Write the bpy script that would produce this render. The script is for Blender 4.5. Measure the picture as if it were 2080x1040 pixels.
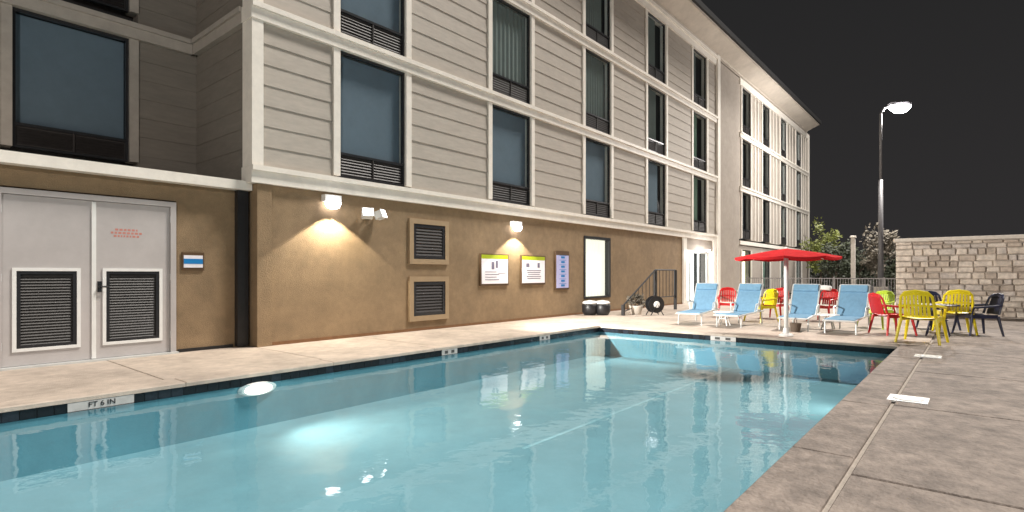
import bpy, math, random
from mathutils import Vector, Matrix
random.seed(7)
S = bpy.context.scene
for o in list(bpy.data.objects): bpy.data.objects.remove(o)
C = S.collection
R = math.radians
# ------------------------------------------------------------------ camera
# world: x runs along the hotel's pool facade, y points into the building, facade plane y = 0
CAMP = Vector((-5.13, -10.95, 1.45))
cam = bpy.data.cameras.new('camera'); co = bpy.data.objects.new('camera', cam); C.objects.link(co)
co.location = CAMP; co.rotation_euler = (R(90), 0, R(-50))
cam.sensor_width = 36; cam.lens = 36*1120/2080; cam.shift_y = 37/2080; cam.clip_end = 3000; cam.clip_start = .05
S.camera = co
# ------------------------------------------------------------------ night sky
W = bpy.data.worlds.new('World'); S.world = W; W.use_nodes = True
nt = W.node_tree; bg = nt.nodes['Background']
tc = nt.nodes.new('ShaderNodeTexCoord'); sx = nt.nodes.new('ShaderNodeSeparateXYZ')
cr = nt.nodes.new('ShaderNodeValToRGB')
nt.links.new(tc.outputs['Generated'], sx.inputs[0]); nt.links.new(sx.outputs['Z'], cr.inputs[0])
cr.color_ramp.elements[0].position = 0.0; cr.color_ramp.elements[0].color = (.031, .029, .0295, 1)
cr.color_ramp.elements[1].position = 0.45; cr.color_ramp.elements[1].color = (.0195, .0193, .0196, 1)
nt.links.new(cr.outputs[0], bg.inputs[0]); bg.inputs[1].default_value = .86
sun = bpy.data.lights.new('night_key', 'SUN'); sun.energy = 3.9; sun.angle = R(12); sun.color = (1, .94, .87)
so = bpy.data.objects.new('night_key', sun); C.objects.link(so)
so.rotation_euler = Vector((.44, -.32, .84)).to_track_quat('Z', 'Y').to_euler()
S.view_settings.view_transform = 'Standard'; S.view_settings.look = 'None'
S.view_settings.exposure = 0.2; S.view_settings.gamma = 1; S.view_settings.use_curve_mapping = False

# ------------------------------------------------------------------ materials
def mat(name, col, rough=.6, var=.12, scale=6, bump=0.0, bscale=40, metal=0, emit=0, ecol=None, stretch=(1,1,1), spec=.5, stain=0, detail=6):
    m = bpy.data.materials.new(name); m.use_nodes = True
    n = m.node_tree.nodes; l = m.node_tree.links; b = n['Principled BSDF']
    b.inputs['Roughness'].default_value = rough; b.inputs['Metallic'].default_value = metal
    b.inputs['Specular IOR Level'].default_value = spec
    tc = n.new('ShaderNodeTexCoord'); mp = n.new('ShaderNodeMapping'); mp.inputs['Scale'].default_value = stretch
    geo = n.new('ShaderNodeNewGeometry')
    l.new(geo.outputs['Position'], mp.inputs[0])
    if var > 0:
        no = n.new('ShaderNodeTexNoise'); no.inputs['Scale'].default_value = scale; no.inputs['Detail'].default_value = detail
        no.inputs['Roughness'].default_value = .65
        l.new(mp.outputs[0], no.inputs['Vector'])
        r = n.new('ShaderNodeValToRGB'); l.new(no.outputs['Fac'], r.inputs[0])
        r.color_ramp.elements[0].position = .3; r.color_ramp.elements[1].position = .7
        r.color_ramp.elements[0].color = (*[max(0, c*(1-var)) for c in col], 1)
        r.color_ramp.elements[1].color = (*[min(1, c*(1+var)) for c in col], 1)
        out = r.outputs[0]
        if stain > 0:
            n2 = n.new('ShaderNodeTexNoise'); n2.inputs['Scale'].default_value = .9; n2.inputs['Detail'].default_value = 8
            n2.inputs['Roughness'].default_value = .7
            l.new(mp.outputs[0], n2.inputs['Vector'])
            r2 = n.new('ShaderNodeMapRange'); r2.inputs[1].default_value = .38; r2.inputs[2].default_value = .62
            r2.inputs[3].default_value = 1-stain; r2.inputs[4].default_value = 1.0
            l.new(n2.outputs['Fac'], r2.inputs[0])
            mx = n.new('ShaderNodeMix'); mx.data_type = 'RGBA'; mx.blend_type = 'MULTIPLY'; mx.inputs[0].default_value = 1
            l.new(out, mx.inputs[6]); l.new(r2.outputs[0], mx.inputs[7]); out = mx.outputs[2]
        l.new(out, b.inputs['Base Color'])
    else:
        b.inputs['Base Color'].default_value = (*col, 1)
    if bump > 0:
        nb = n.new('ShaderNodeTexNoise'); nb.inputs['Scale'].default_value = bscale; nb.inputs['Detail'].default_value = 5
        l.new(mp.outputs[0], nb.inputs['Vector'])
        bm = n.new('ShaderNodeBump'); bm.inputs['Strength'].default_value = bump; bm.inputs['Distance'].default_value = .02
        l.new(nb.outputs['Fac'], bm.inputs['Height']); l.new(bm.outputs[0], b.inputs['Normal'])
    if emit > 0:
        b.inputs['Emission Color'].default_value = (*(ecol or col), 1); b.inputs['Emission Strength'].default_value = emit
    return m
M = {}
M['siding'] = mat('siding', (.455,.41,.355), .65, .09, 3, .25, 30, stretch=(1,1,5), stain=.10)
M['siding_eave_shade'] = mat('siding_eave_shade', (.39,.345,.295), .7, .09, 3, .2, 30, stretch=(1,1,5), stain=.12)  # darker siding copy, carries the eaves' shade on the top floor
M['siding_shaded'] = mat('siding_shaded', (.22,.195,.165), .7, .08, 3, .2, 30, stretch=(1,1,5), stain=.12)  # siding colour darkened to stand in for the shade of the recess
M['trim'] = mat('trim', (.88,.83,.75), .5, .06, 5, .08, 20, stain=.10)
M['trim_shaded'] = mat('trim_shaded', (.42,.38,.335), .55, .08, 5, stain=.12)  # darker trim copy with the recess shade put into its colour
M['stucco'] = mat('stucco', (.30,.208,.118), .85, .13, 4, .6, 70, stain=.22)
M['stucco_base'] = mat('stucco_base', (.20,.10,.045), .85, .15, 8, .4, 60)
M['plain_stucco'] = mat('plain_stucco', (.40,.35,.30), .85, .07, 4, .4, 90, stain=.12)
M['dark_metal'] = mat('dark_metal', (.016,.016,.018), .4, .2, 9, metal=0)
M['frame'] = mat('window_frame', (.020,.021,.024), .35, .2, 9)
M['grille'] = mat('grille', (.032,.028,.027), .5, .2, 9)
M['interior'] = mat('interior', (.03,.03,.03), .9, 0)
M['roofing'] = mat('roofing', (.007,.007,.008), .6, .2, 4)
M['concrete'] = mat('deck_concrete', (.53,.445,.37), .75, .15, 6, .35, 60, stain=.30)
M['paving'] = mat('stamped_paving', (.29,.24,.205), .75, .38, 5, .8, 22, stain=.35)
M['ground'] = mat('asphalt', (.045,.043,.042), .85, .3, 3, .4, 30)
M['tile_black'] = mat('waterline_tile', (.008,.009,.012), .25, .3, 14)
M['plaster'] = mat('pool_plaster', (.245,.42,.465), .8, .06, 2.2, .1, 20, stain=.08)
M['plaster_wall'] = mat('pool_wall_plaster', (.18,.38,.44), .8, .08, 2.2, .1, 20, stain=.10)
M['white_paint'] = mat('white_paint', (.50,.47,.46), .4, .05, 4, stain=.08)
M['white_plastic'] = mat('white_plastic', (.8,.8,.78), .4, .04, 6)
M['louvre'] = mat('louvre_grey', (.06,.057,.054), .5, .1, 9)
M['curtain_blue'] = mat('curtain_blue', (.165,.20,.24), .9, .06, 3)
M['curtain_grey'] = mat('curtain_grey', (.21,.225,.205), .9, .08, 3)
M['curtain_green'] = mat('curtain_green', (.27,.36,.28), .9, .08, 3)
M['lit_curtain'] = mat('lit_curtain', (.9,.85,.7), .9, .05, 3, emit=.9, ecol=(1,.93,.76))
M['lit_room'] = mat('lit_room', (.9,.88,.85), .9, .05, 3, emit=3.0, ecol=(1,.96,.93))
M['lit_yellow'] = mat('lit_yellow', (.9,.85,.6), .9, 0, emit=1.6, ecol=(1,.93,.62))
M['lamp_glow'] = mat('lamp_glow', (1,1,1), .5, 0, emit=8, ecol=(1,.97,1))
M['street_glow'] = mat('street_glow', (1,1,1), .5, 0, emit=60, ecol=(1,.97,1))
M['pool_glow'] = mat('pool_glow', (1,1,1), .5, 0, emit=6, ecol=(1,.95,.82))
M['sling'] = mat('blue_sling', (.15,.30,.44), .75, .10, 12, .2, 150)
M['sling2'] = mat('deep_blue_sling', (.10,.26,.47), .75, .12, 12, .2, 150)
M['alu'] = mat('pale_metal', (.62,.64,.63), .35, .05, 9, metal=.2)
M['red'] = mat('red_plastic', (.56,.018,.02), .4, .08, 6)
M['red_cloth'] = mat('red_cloth', (.60,.022,.026), .9, .12, 6, .2, 120, spec=.1)
M['yellow'] = mat('yellow_plastic', (.86,.70,.015), .35, .06, 6)
M['lime'] = mat('lime_plastic', (.52,.68,.06), .4, .06, 6)
M['orange'] = mat('orange_plastic', (.75,.33,.05), .4, .06, 6)
M['marker_white'] = mat('marker_white', (.48,.46,.44), .5, .12, 12)
M['fence_grey'] = mat('fence_grey', (.26,.25,.25), .5, .1, 6)
M['navy'] = mat('navy_metal', (.018,.022,.06), .4, .1, 6)
M['green'] = mat('sign_green', (.36,.44,.01), .5, .05, 5)
M['sign_white'] = mat('sign_white', (.85,.83,.88), .4, .03, 5)
M['sign_lilac'] = mat('sign_lilac', (.50,.50,.78), .4, .05, 5)
M['sign_blue'] = mat('sign_blue', (.01,.20,.52), .4, .05, 5)
M['sign_ink'] = mat('sign_ink', (.16,.15,.22), .5, .05, 5)
M['sign_brown'] = mat('sign_brown', (.10,.055,.025), .5, .05, 5)
M['red_ink'] = mat('red_ink', (.55,.22,.18), .5, 0)
M['vent_trim'] = mat('vent_trim', (.36,.26,.155), .8, .06, 5, .3, 60)
M['soffit'] = mat('soffit', (.55,.49,.42), .7, .06, 3, stain=.15)
M['pool_line'] = mat('pool_line', (.34,.54,.58), .8, .2, 3)
M['tile_grout'] = mat('tile_grout', (.05,.05,.05), .8, .2, 9)
M['tile_black2'] = mat('tile_black_b', (.018,.022,.03), .2, .3, 14)
M['mortar'] = mat('mortar', (.42,.37,.32), .9, .15, 12, .4, 50)
for i, c in enumerate([(.62,.54,.46), (.52,.44,.37), (.68,.60,.52), (.45,.38,.32), (.56,.50,.45)]):
    M['stone%d' % i] = mat('stone_%d' % i, c, .85, .28, 7, .7, 25)
M['cap_stone'] = mat('cap_stone', (.66,.60,.53), .8, .08, 6, .3, 40)
M['bark'] = mat('bark', (.10,.075,.055), .9, .2, 12, .6, 30)
M['leaf_lit'] = mat('leaf_lit', (.24,.27,.07), .6, .45, 1.8)
M['leaf_dark'] = mat('leaf_dark', (.045,.055,.03), .7, .4, 1.8)
M['leaf_dry'] = mat('leaf_dry', (.15,.13,.10), .7, .4, 1.8)
M['pole'] = mat('lamp_pole', (.15,.145,.15), .45, .1, 6)
M['towel'] = mat('white_towel', (.8,.78,.76), .95, .05, 20, .4, 90)
# window glass: clear with fresnel reflection
def glassy(name, tint, rough, bump=None, ior=1.45):
    m = bpy.data.materials.new(name); m.use_nodes = True
    n = m.node_tree.nodes; l = m.node_tree.links; n.remove(n['Principled BSDF'])
    tr = n.new('ShaderNodeBsdfTransparent'); tr.inputs[0].default_value = (*tint, 1)
    gl = n.new('ShaderNodeBsdfGlossy'); gl.inputs['Roughness'].default_value = rough
    fr = n.new('ShaderNodeFresnel'); gb = n.new('ShaderNodeNewGeometry')      # same reflectance from either side of the thin sheet
    mr = n.new('ShaderNodeMapRange'); mr.inputs[3].default_value = ior; mr.inputs[4].default_value = 1/ior
    l.new(gb.outputs['Backfacing'], mr.inputs[0]); l.new(mr.outputs[0], fr.inputs[0])
    mx = n.new('ShaderNodeMixShader')
    l.new(fr.outputs[0], mx.inputs[0]); l.new(tr.outputs[0], mx.inputs[1]); l.new(gl.outputs[0], mx.inputs[2])
    l.new(mx.outputs[0], n['Material Output'].inputs[0])
    if bump:
        geo = n.new('ShaderNodeNewGeometry')
        prev = None
        for sc, st, d in bump:
            no = n.new('ShaderNodeTexNoise'); no.inputs['Scale'].default_value = sc; no.inputs['Detail'].default_value = 3
            l.new(geo.outputs['Position'], no.inputs['Vector'])
            b = n.new('ShaderNodeBump'); b.inputs['Strength'].default_value = st; b.inputs['Distance'].default_value = d
            l.new(no.outputs['Fac'], b.inputs['Height'])
            if prev: l.new(prev.outputs[0], b.inputs['Normal'])
            prev = b
        l.new(prev.outputs[0], gl.inputs['Normal']); l.new(prev.outputs[0], fr.inputs['Normal'])
    return m
M['glass'] = glassy('window_glass', (.86,.93,.95), .02)
M['water'] = glassy('pool_water', (.80,.93,.97), .02, [(1.0, .22, .05), (6, .08, .02)], 1.33)

# ------------------------------------------------------------------ mesh helpers
class MB:
    def __init__(s): s.v = []; s.f = []
    def quad(s, *p):
        i = len(s.v); s.v += [tuple(q) for q in p]; s.f.append(tuple(range(i, i+len(p)))); return s
    def box(s, x0, x1, y0, y1, z0, z1, T=None):
        i = len(s.v)
        P = [(x0,y0,z0),(x1,y0,z0),(x1,y1,z0),(x0,y1,z0),(x0,y0,z1),(x1,y0,z1),(x1,y1,z1),(x0,y1,z1)]
        if T: P = [tuple(T @ Vector(p)) for p in P]
        s.v += P
        s.f += [tuple(i+k for k in q) for q in ((0,3,2,1),(4,5,6,7),(0,1,5,4),(1,2,6,5),(2,3,7,6),(3,0,4,7))]
        return s
    def bev(s, x0, x1, y0, y1, z0, z1, b=.02):     # box with chamfered top edges
        i = len(s.v)
        s.v += [(x0,y0,z0),(x1,y0,z0),(x1,y1,z0),(x0,y1,z0),(x0,y0,z1-b),(x1,y0,z1-b),(x1,y1,z1-b),(x0,y1,z1-b),
                (x0+b,y0+b,z1),(x1-b,y0+b,z1),(x1-b,y1-b,z1),(x0+b,y1-b,z1)]
        for q in ((0,3,2,1),(0,1,5,4),(1,2,6,5),(2,3,7,6),(3,0,4,7),(4,5,9,8),(5,6,10,9),(6,7,11,10),(7,4,8,11),(8,9,10,11)):
            s.f.append(tuple(i+k for k in q))
        return s
    def tube(s, pts, r, n=8, r1=None, cap=True):
        pts = [Vector(p) for p in pts]; base = len(s.v); m = len(pts)
        for k, p in enumerate(pts):
            d = (pts[min(k+1, m-1)]-pts[max(k-1, 0)]).normalized()
            a = d.orthogonal().normalized() if abs(d.z) > .9 else d.cross(Vector((0,0,1))).normalized()
            if abs(d.z) > .9: a = Vector((1,0,0)); a = (a - d*a.dot(d)).normalized()
            b = d.cross(a)
            rr = r if r1 is None else r+(r1-r)*k/(m-1)
            for j in range(n):
                an = 2*math.pi*j/n
                s.v.append(tuple(p+a*math.cos(an)*rr+b*math.sin(an)*rr))
        for k in range(m-1):
            for j in range(n):
                a0 = base+k*n+j; a1 = base+k*n+(j+1) % n
                s.f.append((a0, a1, a1+n, a0+n))
        if cap:
            s.f.append(tuple(base+j for j in range(n))[::-1]); s.f.append(tuple(base+(m-1)*n+j for j in range(n)))
        return s
    def lathe(s, prof, cx=0, cy=0, n=20):          # prof: (r, z)
        base = len(s.v)
        for r_, z in prof:
            for j in range(n):
                a = 2*math.pi*j/n; s.v.append((cx+r_*math.cos(a), cy+r_*math.sin(a), z))
        for k in range(len(prof)-1):
            for j in range(n):
                a0 = base+k*n+j; a1 = base+k*n+(j+1) % n; s.f.append((a0, a1, a1+n, a0+n))
        s.f.append(tuple(base+j for j in range(n))[::-1]); s.f.append(tuple(base+(len(prof)-1)*n+j for j in range(n)))
        return s
    def mesh(s, name, m, smooth=False):
        me = bpy.data.meshes.new(name); me.from_pydata(s.v, [], s.f)
        for mm in (m if isinstance(m, list) else [m]): me.materials.append(M[mm] if isinstance(mm, str) else mm)
        if smooth:
            for p in me.polygons: p.use_smooth = True
        me.update(); return me
    def obj(s, name, m, parent=None, loc=None, smooth=False):
        return link(name, s.mesh(name, m, smooth), parent, loc)
def link(name, me, parent=None, loc=None, rz=0):
    o = bpy.data.objects.new(name, me); C.objects.link(o)
    if parent: o.parent = parent
    if loc: o.location = loc
    if rz: o.rotation_euler = (0, 0, rz)
    return o
def tag(o, label, cat, group=None):
    o['label'] = label; o['category'] = cat
    if group: o['group'] = group
    return o
def thing(name, label, cat, loc=(0,0,0), rz=0, group=None):
    o = bpy.data.objects.new(name, None); C.objects.link(o); o.location = loc; o.rotation_euler = (0,0,rz)
    o.empty_display_size = .2
    return tag(o, label, cat, group)
def struct(o): o['kind'] = 'structure'; return o
def stuff(o): o['kind'] = 'stuff'; return o
def dup(o, loc=None, rz=None, label=None):
    def rec(a, par):
        c = a.copy(); C.objects.link(c)
        if par: c.parent = par
        for ch in [q for q in a.children]: rec(ch, c)
        return c
    c = rec(o, None)
    if loc: c.location = loc
    if rz is not None: c.rotation_euler = (0,0,rz)
    if label: c['label'] = label
    return c
def at(px, Y, z=0):       # a place on the ground given by bearing and distance, measured once from the photograph
    u = (px-1040)/1120
    return Vector((CAMP.x+Y*(.766+.6428*u), CAMP.y+Y*(.6428-.766*u), z))
def text_mesh(body, size, m, ext=.004):
    cu = bpy.data.curves.new('lettering', 'FONT'); cu.body = body; cu.size = size; cu.extrude = ext
    cu.align_x = 'CENTER'; cu.align_y = 'CENTER'
    ob = bpy.data.objects.new('lettering', cu); C.objects.link(ob)
    bpy.context.view_layer.update()
    me = bpy.data.meshes.new_from_object(ob.evaluated_get(bpy.context.evaluated_depsgraph_get()))
    bpy.data.objects.remove(ob); bpy.data.curves.remove(cu)
    me.materials.clear(); me.materials.append(M[m]); return me

# ------------------------------------------------------------------ ground, deck, pool
PX0, PX1, PY0, PY1 = -8.5, 8.35, -9.80, -2.85       # pool basin
g = MB()
B = 1500
for x0,x1,y0,y1 in ((-B,B,-B,PY0-.6),(-B,B,PY1+.6,B),(-B,PX0-.6,PY0-.6,PY1+.6),(PX1+.6,B,PY0-.6,PY1+.6)):
    g.quad((x0,y0,-.10),(x1,y0,-.10),(x1,y1,-.10),(x0,y1,-.10))
struct(g.obj('ground', 'ground'))
deck = MB()
cw = .42
for x0,x1,y0,y1 in ((-16,30,PY1+.02,.8),(PX1+.02,30,PY0,PY1+.02),(-16,30,-24,PY0-.02),(-16,PX0-.02,PY0-.02,PY1+.02)):
    deck.box(x0,x1,y0,y1,-.098,-.03)
dk = struct(deck.obj('pool_deck', 'mortar'))
def slabs(x0,x1,y0,y1,nx,ny,m,gap=.008,top=0,name='slab'):
    w = (x1-x0)/nx; h = (y1-y0)/ny
    me = MB().bev(gap,w-gap,gap,h-gap,-.03,top,.008).mesh('slab', m)
    for i in range(nx):
        for j in range(ny):
            link(name, me, dk, (x0+w*i, y0+h*j, random.uniform(-.0015,.0015)))
slabs(-14.4, 9.6, PY1+cw, .55, 10, 1, 'concrete')
slabs(9.6, 30.0, PY1+cw, .0, 8, 1, 'concrete')
slabs(PX1+cw, 18.77, PY0-cw, PY1+cw, 4, 3, 'concrete')
slabs(18.77, 30, PY0-cw, PY1+cw, 4, 3, 'concrete')
slabs(-14.3, PX0-cw, PY0-cw, PY1+cw, 2, 3, 'concrete')
slabs(-14.3, 29.9, -23.5, PY0-cw-.025, 16, 6, 'paving', gap=.014)
# coping stones: run round the basin, nose hanging over the water
cop = struct(bpy.data.objects.new('coping', None)); C.objects.link(cop)
def coping(x0,x1,y0,y1,n,axis,m):
    L = (x1-x0 if axis == 0 else y1-y0)/n
    me = (MB().bev(.004,L-.004,0,y1-y0,-.05,.006,.012) if axis == 0 else MB().bev(0,x1-x0,.004,L-.004,-.05,.006,.012)).mesh('coping_slab', m)
    for i in range(n):
        link('coping_slab', me, cop, (x0+(L*i if axis == 0 else 0), y0+(L*i if axis == 1 else 0), 0))
coping(PX0-cw, PX1+cw, PY1-.03, PY1+cw, 8, 0, 'concrete')
coping(PX0-cw, PX1+cw, PY0-cw, PY0+.03, 8, 0, 'paving')
coping(PX1-.03, PX1+cw, PY0+.03, PY1-.03, 4, 1, 'concrete')
coping(PX0-cw, PX0+.03, PY0+.03, PY1-.03, 4, 1, 'concrete')
# skimmer lids
sk = MB().lathe([(.001,0),(.15,0),(.15,.010),(.12,.016),(.001,.016)], n=24)
sk.box(-.19,.19,-.19,.19,-.02,.004)
skm = sk.mesh('skimmer_lid', 'white_plastic')
for p, lb in ((at(1845,6.38), 'white square skimmer lid in the paving nearest the camera'), (at(1885,9.7), 'white skimmer lid in the paving close to the pool corner and yellow chair')):
    tag(link('skimmer_lid', skm, None, (p.x, p.y, .006)), lb, 'skimmer lid', 'skimmer lids in the deck')
WZ, FZ = -.155, -.80
bs = MB()
bs.quad((PX0,PY0,FZ),(PX1,PY0,FZ),(PX1,PY1,FZ),(PX0,PY1,FZ))
struct(bs.obj('pool_floor', 'plaster'))
struct(MB().box(.4,PX1-.01,-6.52,-6.46,FZ,FZ+.004).obj('pool_floor_line','pool_line'))
pw = MB()
t = .12
pw.box(PX0-t,PX1+t,PY1,PY1+t,FZ,-.17).box(PX0-t,PX1+t,PY0-t,PY0,FZ,-.17).box(PX1,PX1+t,PY0,PY1,FZ,-.17).box(PX0-t,PX0,PY0,PY1,FZ,-.17)
struct(pw.obj('pool_wall', 'plaster_wall'))
tb = MB()
tb.box(PX0-t,PX1+t,PY1-.004,PY1+t,-.17,-.05).box(PX0-t,PX1+t,PY0-t,PY0+.004,-.17,-.05).box(PX1-.004,PX1+t,PY0+.004,PY1-.004,-.17,-.05).box(PX0-t,PX0+.004,PY0+.004,PY1-.004,-.17,-.05)
band = struct(tb.obj('waterline_tile_band', 'tile_grout'))
tl = MB().bev(.003,.147,-.06,.06,0,.009,.002); tl.v = [(a,-c,b_) for a,b_,c in tl.v]
tms = [tl.mesh('tile', m_) for m_ in ('tile_black','tile_black2')]
n_ = int((PX1+5.3)/.15)
for i in range(n_): link('tile', tms[random.random() < .3], band, (PX1-.01-.15*(i+1), PY1-.0045, -.11))
for i in range(int((PY1-PY0)/.15)): link('tile', tms[random.random() < .3], band, (PX1-.0045, PY1-.01-.15*i, -.11), R(-90))
st = MB()    # underwater bench step along the facade side
st.box(PX0+.01,2.2,PY1-.34,PY1-.001,FZ+.001,-.62)
wq = MB().quad((PX0,PY0,WZ),(PX1,PY0,WZ),(PX1,PY1,WZ),(PX0,PY1,WZ))
struct(wq.obj('pool_water', 'water'))
# depth markers: white tiles with dark lettering set into the black band
def marker(x, y, face, words, w, lb):
    # face 'y': looks toward -y (long facade side), 'x': looks toward -x
    o = thing('depth_marker', lb, 'depth marker', (x-(.010 if face == 'x' else 0),y-(.010 if face == 'y' else 0),-.105), 0 if face == 'y' else R(-90), 'depth markers on the waterline band')
    MB().box(-w/2,w/2,-.012,0,-.05,.05).obj('tile', 'marker_white', o)
    if words:
        me = text_mesh(words, .088, 'frame', .003)
        q = link('lettering', me, o, (0,-.015,0)); q.rotation_euler = (R(90),0,0)
    else:
        k = MB().box(-w*.32,-w*.12,-.0145,-.0121,-.03,.03).box(w*.10,w*.30,-.0145,-.0121,-.03,.03)
        k.obj('faded_print', 'louvre', o)
    return o
marker(-3.21, PY1-.004, 'y', 'FT 6 IN', .66, 'widest pale depth marker tile with dark lettering, below the grey double doors')
marker(2.55, PY1-.004, 'y', None, .42, 'pale depth marker tile on the long edge below the lower wall vent')
marker(5.75, PY1-.004, 'y', None, .42, 'pale depth marker tile on the long edge nearest the far pool corner')
marker(PX1-.004, -6.3, 'x', None, .60, 'pale depth marker tile on the far short edge of the pool')
# underwater pool light
def lamp(kind, name, loc, energy, to=None, size=.1, col=(1,1,1), spot=None, blend=.2, parent=None):
    L = bpy.data.lights.new(name, kind); L.energy = energy; L.color = col
    if kind == 'SPOT': L.spot_size = spot; L.spot_blend = blend; L.shadow_soft_size = size
    elif kind == 'POINT': L.shadow_soft_size = size
    o = bpy.data.objects.new(name, L); C.objects.link(o); o.location = loc
    if to is not None: o.rotation_euler = (Vector(loc)-Vector(to)).to_track_quat('Z','Y').to_euler()
    if parent: o.parent = parent
    return o
def pool_light(x, y, rz, e, lb, to=(1.2,-4,-.62)):
    pl = thing('pool_light', lb, 'pool light', (x,y,-.235), rz, 'underwater pool lamps')
    q = MB().lathe([(.001,0),(.19,0),(.19,.02),(.165,.05),(.15,.05)], n=24).obj('ring', 'white_plastic', pl); q.rotation_euler = (R(90),0,0)
    q = MB().lathe([(.001,.02),(.15,.025),(.12,.08),(.06,.105),(.001,.11)], n=24).obj('lens', 'pool_glow', pl, smooth=True); q.rotation_euler = (R(90),0,0)
    for c_ in pl.children: c_.scale = (1.5,.52,1)
    lamp('SPOT', 'bulb', (0,-.16,0), e, to=to, size=.12, col=(1,1,.90), spot=R(140), blend=1, parent=pl)
pool_light(-1.32, PY1, 0, 360, 'round white glowing underwater lamp in the long pool wall', (2.6,-4,1.3))
pool_light(5.2, PY0, R(180), 70, 'added unseen underwater lamp in the near long pool wall below the paving', (0,-4,-.3))  # added lamp, brightens the pool floor from out of view

# ------------------------------------------------------------------ the hotel
H = thing('hotel_building', 'four storey beige lap sided hotel with brown stucco ground floor beside the pool', 'building', (0,0,0))
B1, B2, B3, FR = (3.26,3.59), (6.50,6.81), (9.76,10.08), (12.95,13.35)     # belt courses, frieze
WIN = [1.86, 6.94, 12.02, 17.04, 22.10]; WW = 1.87
WING = [29.75, 34.0, 38.5, 43.1]; WWW = 1.75
END = 47.2
# ground floor stucco wall pieces
wl = MB()
wl.box(0,12.0,0,.4,0,3.26).box(12.0,13.9,0,.4,2.86,3.26).box(13.9,20.85,0,.4,0,3.26)
wl.box(12.0,13.9,.38,.42,0,.62)
wl.obj('ground_floor_wall', 'stucco', H)
pil = MB().box(-.0,.30,-.05,-.002,0,3.255).obj('corner_pilaster', 'stucco', H)
MB().box(.30,20.85,-.02,-.002,0,.07).obj('wall_base', 'stucco_base', H)
lw = MB()
lw.box(-1.31,-.002,.36,.75,0,3.12).box(-3.82,-1.31,.36,.75,2.80,3.12).box(-12,-3.82,.36,.75,0,3.12)
lw.obj('ground_floor_wall', 'stucco', H)
MB().box(-1.29,-.30,.34,.358,0,.06).obj('wall_base', 'dark_metal', H)
MB().box(-12,-.02,.12,.60,3.12,3.30).box(-12,-.02,.60,2.95,3.02,3.29).obj('ledge_cap', 'trim', H)
MB().box(-12,-.14,2.90,2.93,3.301,3.40).obj('flashing', 'dark_metal', H)
ds = MB().box(-.27,-.06,.20,.335,.02,3.11)
ds.obj('downspout', 'dark_metal', H)
# solid body behind the cladding
bd = MB()
bd.box(.012,END,.34,14,3.26,14.1).box(-12,-.02,3.26,14,3.0,14.2)
bd.box(.0,20.8,.42,14,0,3.2).box(25.4,END,.34,14,0,3.26).box(20.8,25.4,3.2,14,0,3.26)
bd.box(0,.34,.005,.34,3.6,13.9)
bd.obj('building_core', 'interior', H)
# belts
bt = lambda s0,s1,b,m='trim': MB().box(s0,s1,-.11,.33,b[0],b[1]).box(s0,s1,-.17,-.111,b[1]-.09,b[1]+.012).obj('belt_course', m, H)
bt(-.14,25.3,B1); bt(-.14,25.3,B2); bt(-.14,25.3,B3)
bt(29.3,END,B2); bt(29.3,END,B3)
MB().box(29.3,END,-.09,.33,B1[0],B1[1]-.1).obj('belt_course', 'trim', H)
# belts round the recess
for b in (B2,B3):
    MB().box(-.14,-.002,.331,2.80,b[0],b[1]).box(-.19,-.141,.331,2.75,b[1]-.09,b[1]+.012).obj('belt_course', 'trim_shaded', H)
    MB().box(-12,-.14,2.82,2.96,b[0],b[1]).box(-12,-.19,2.77,2.819,b[1]-.09,b[1]+.012).obj('belt_course', 'trim_shaded', H)
# corner board, eaves
for z0,z1 in ((B1[1],B2[0]),(B2[1],B3[0]),(B3[1],13.3)):
    MB().box(-.12,.11,-.085,.33,z0+.012,z1).obj('corner_board', 'trim', H)
MB().box(.11,25.3,-.10,.33,FR[0],FR[1]).box(.11,25.3,-.18,-.101,FR[1]-.1,FR[1]+.06).obj('frieze', 'trim', H)
MB().box(29.3,END,-.10,.33,FR[0],FR[1]).obj('frieze', 'trim', H)
MB().box(-.12,END,-.03,.33,FR[1]+.06,13.47).obj('upper_wall', 'siding_eave_shade', H)
cv = MB()
prof = [(-.03,13.46),(-.10,13.47),(-.12,13.56),(-.98,13.93),(-1.0,13.90),(-1.03,14.18)]
EX = END-.5
for k in range(len(prof)-1):
    (a,z0),(b_,z1) = prof[k],prof[k+1]
    cv.quad((-.3,a,z0),(EX,a,z0),(EX,b_,z1),(-.3,b_,z1))
cv.quad(*[(EX,a,z0) for a,z0 in prof],(EX,.3,14.18),(EX,.3,13.46))
cv.obj('eaves_soffit', 'soffit', H)
MB().box(-.4,EX+.1,-1.15,-1.032,13.98,14.24).box(-.4,EX+.1,-1.031,14,14.185,14.30).obj('roof_edge', 'roofing', H)
# pilaster, plain stucco bay, wing end post
MB().box(25.32,25.72,-.16,.33,0,13.52).obj('pilaster', 'trim', H)
MB().box(25.721,29.28,-.02,.33,0,13.33).obj('plain_wall', 'plain_stucco', H)
MB().box(END-.02,END+.2,-.12,.33,0,13.3).obj('end_trim', 'trim', H)
MB().box(END+.2,END+.24,-.1,14,0,13.46).obj('end_wall', 'siding_shaded', H)
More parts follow.
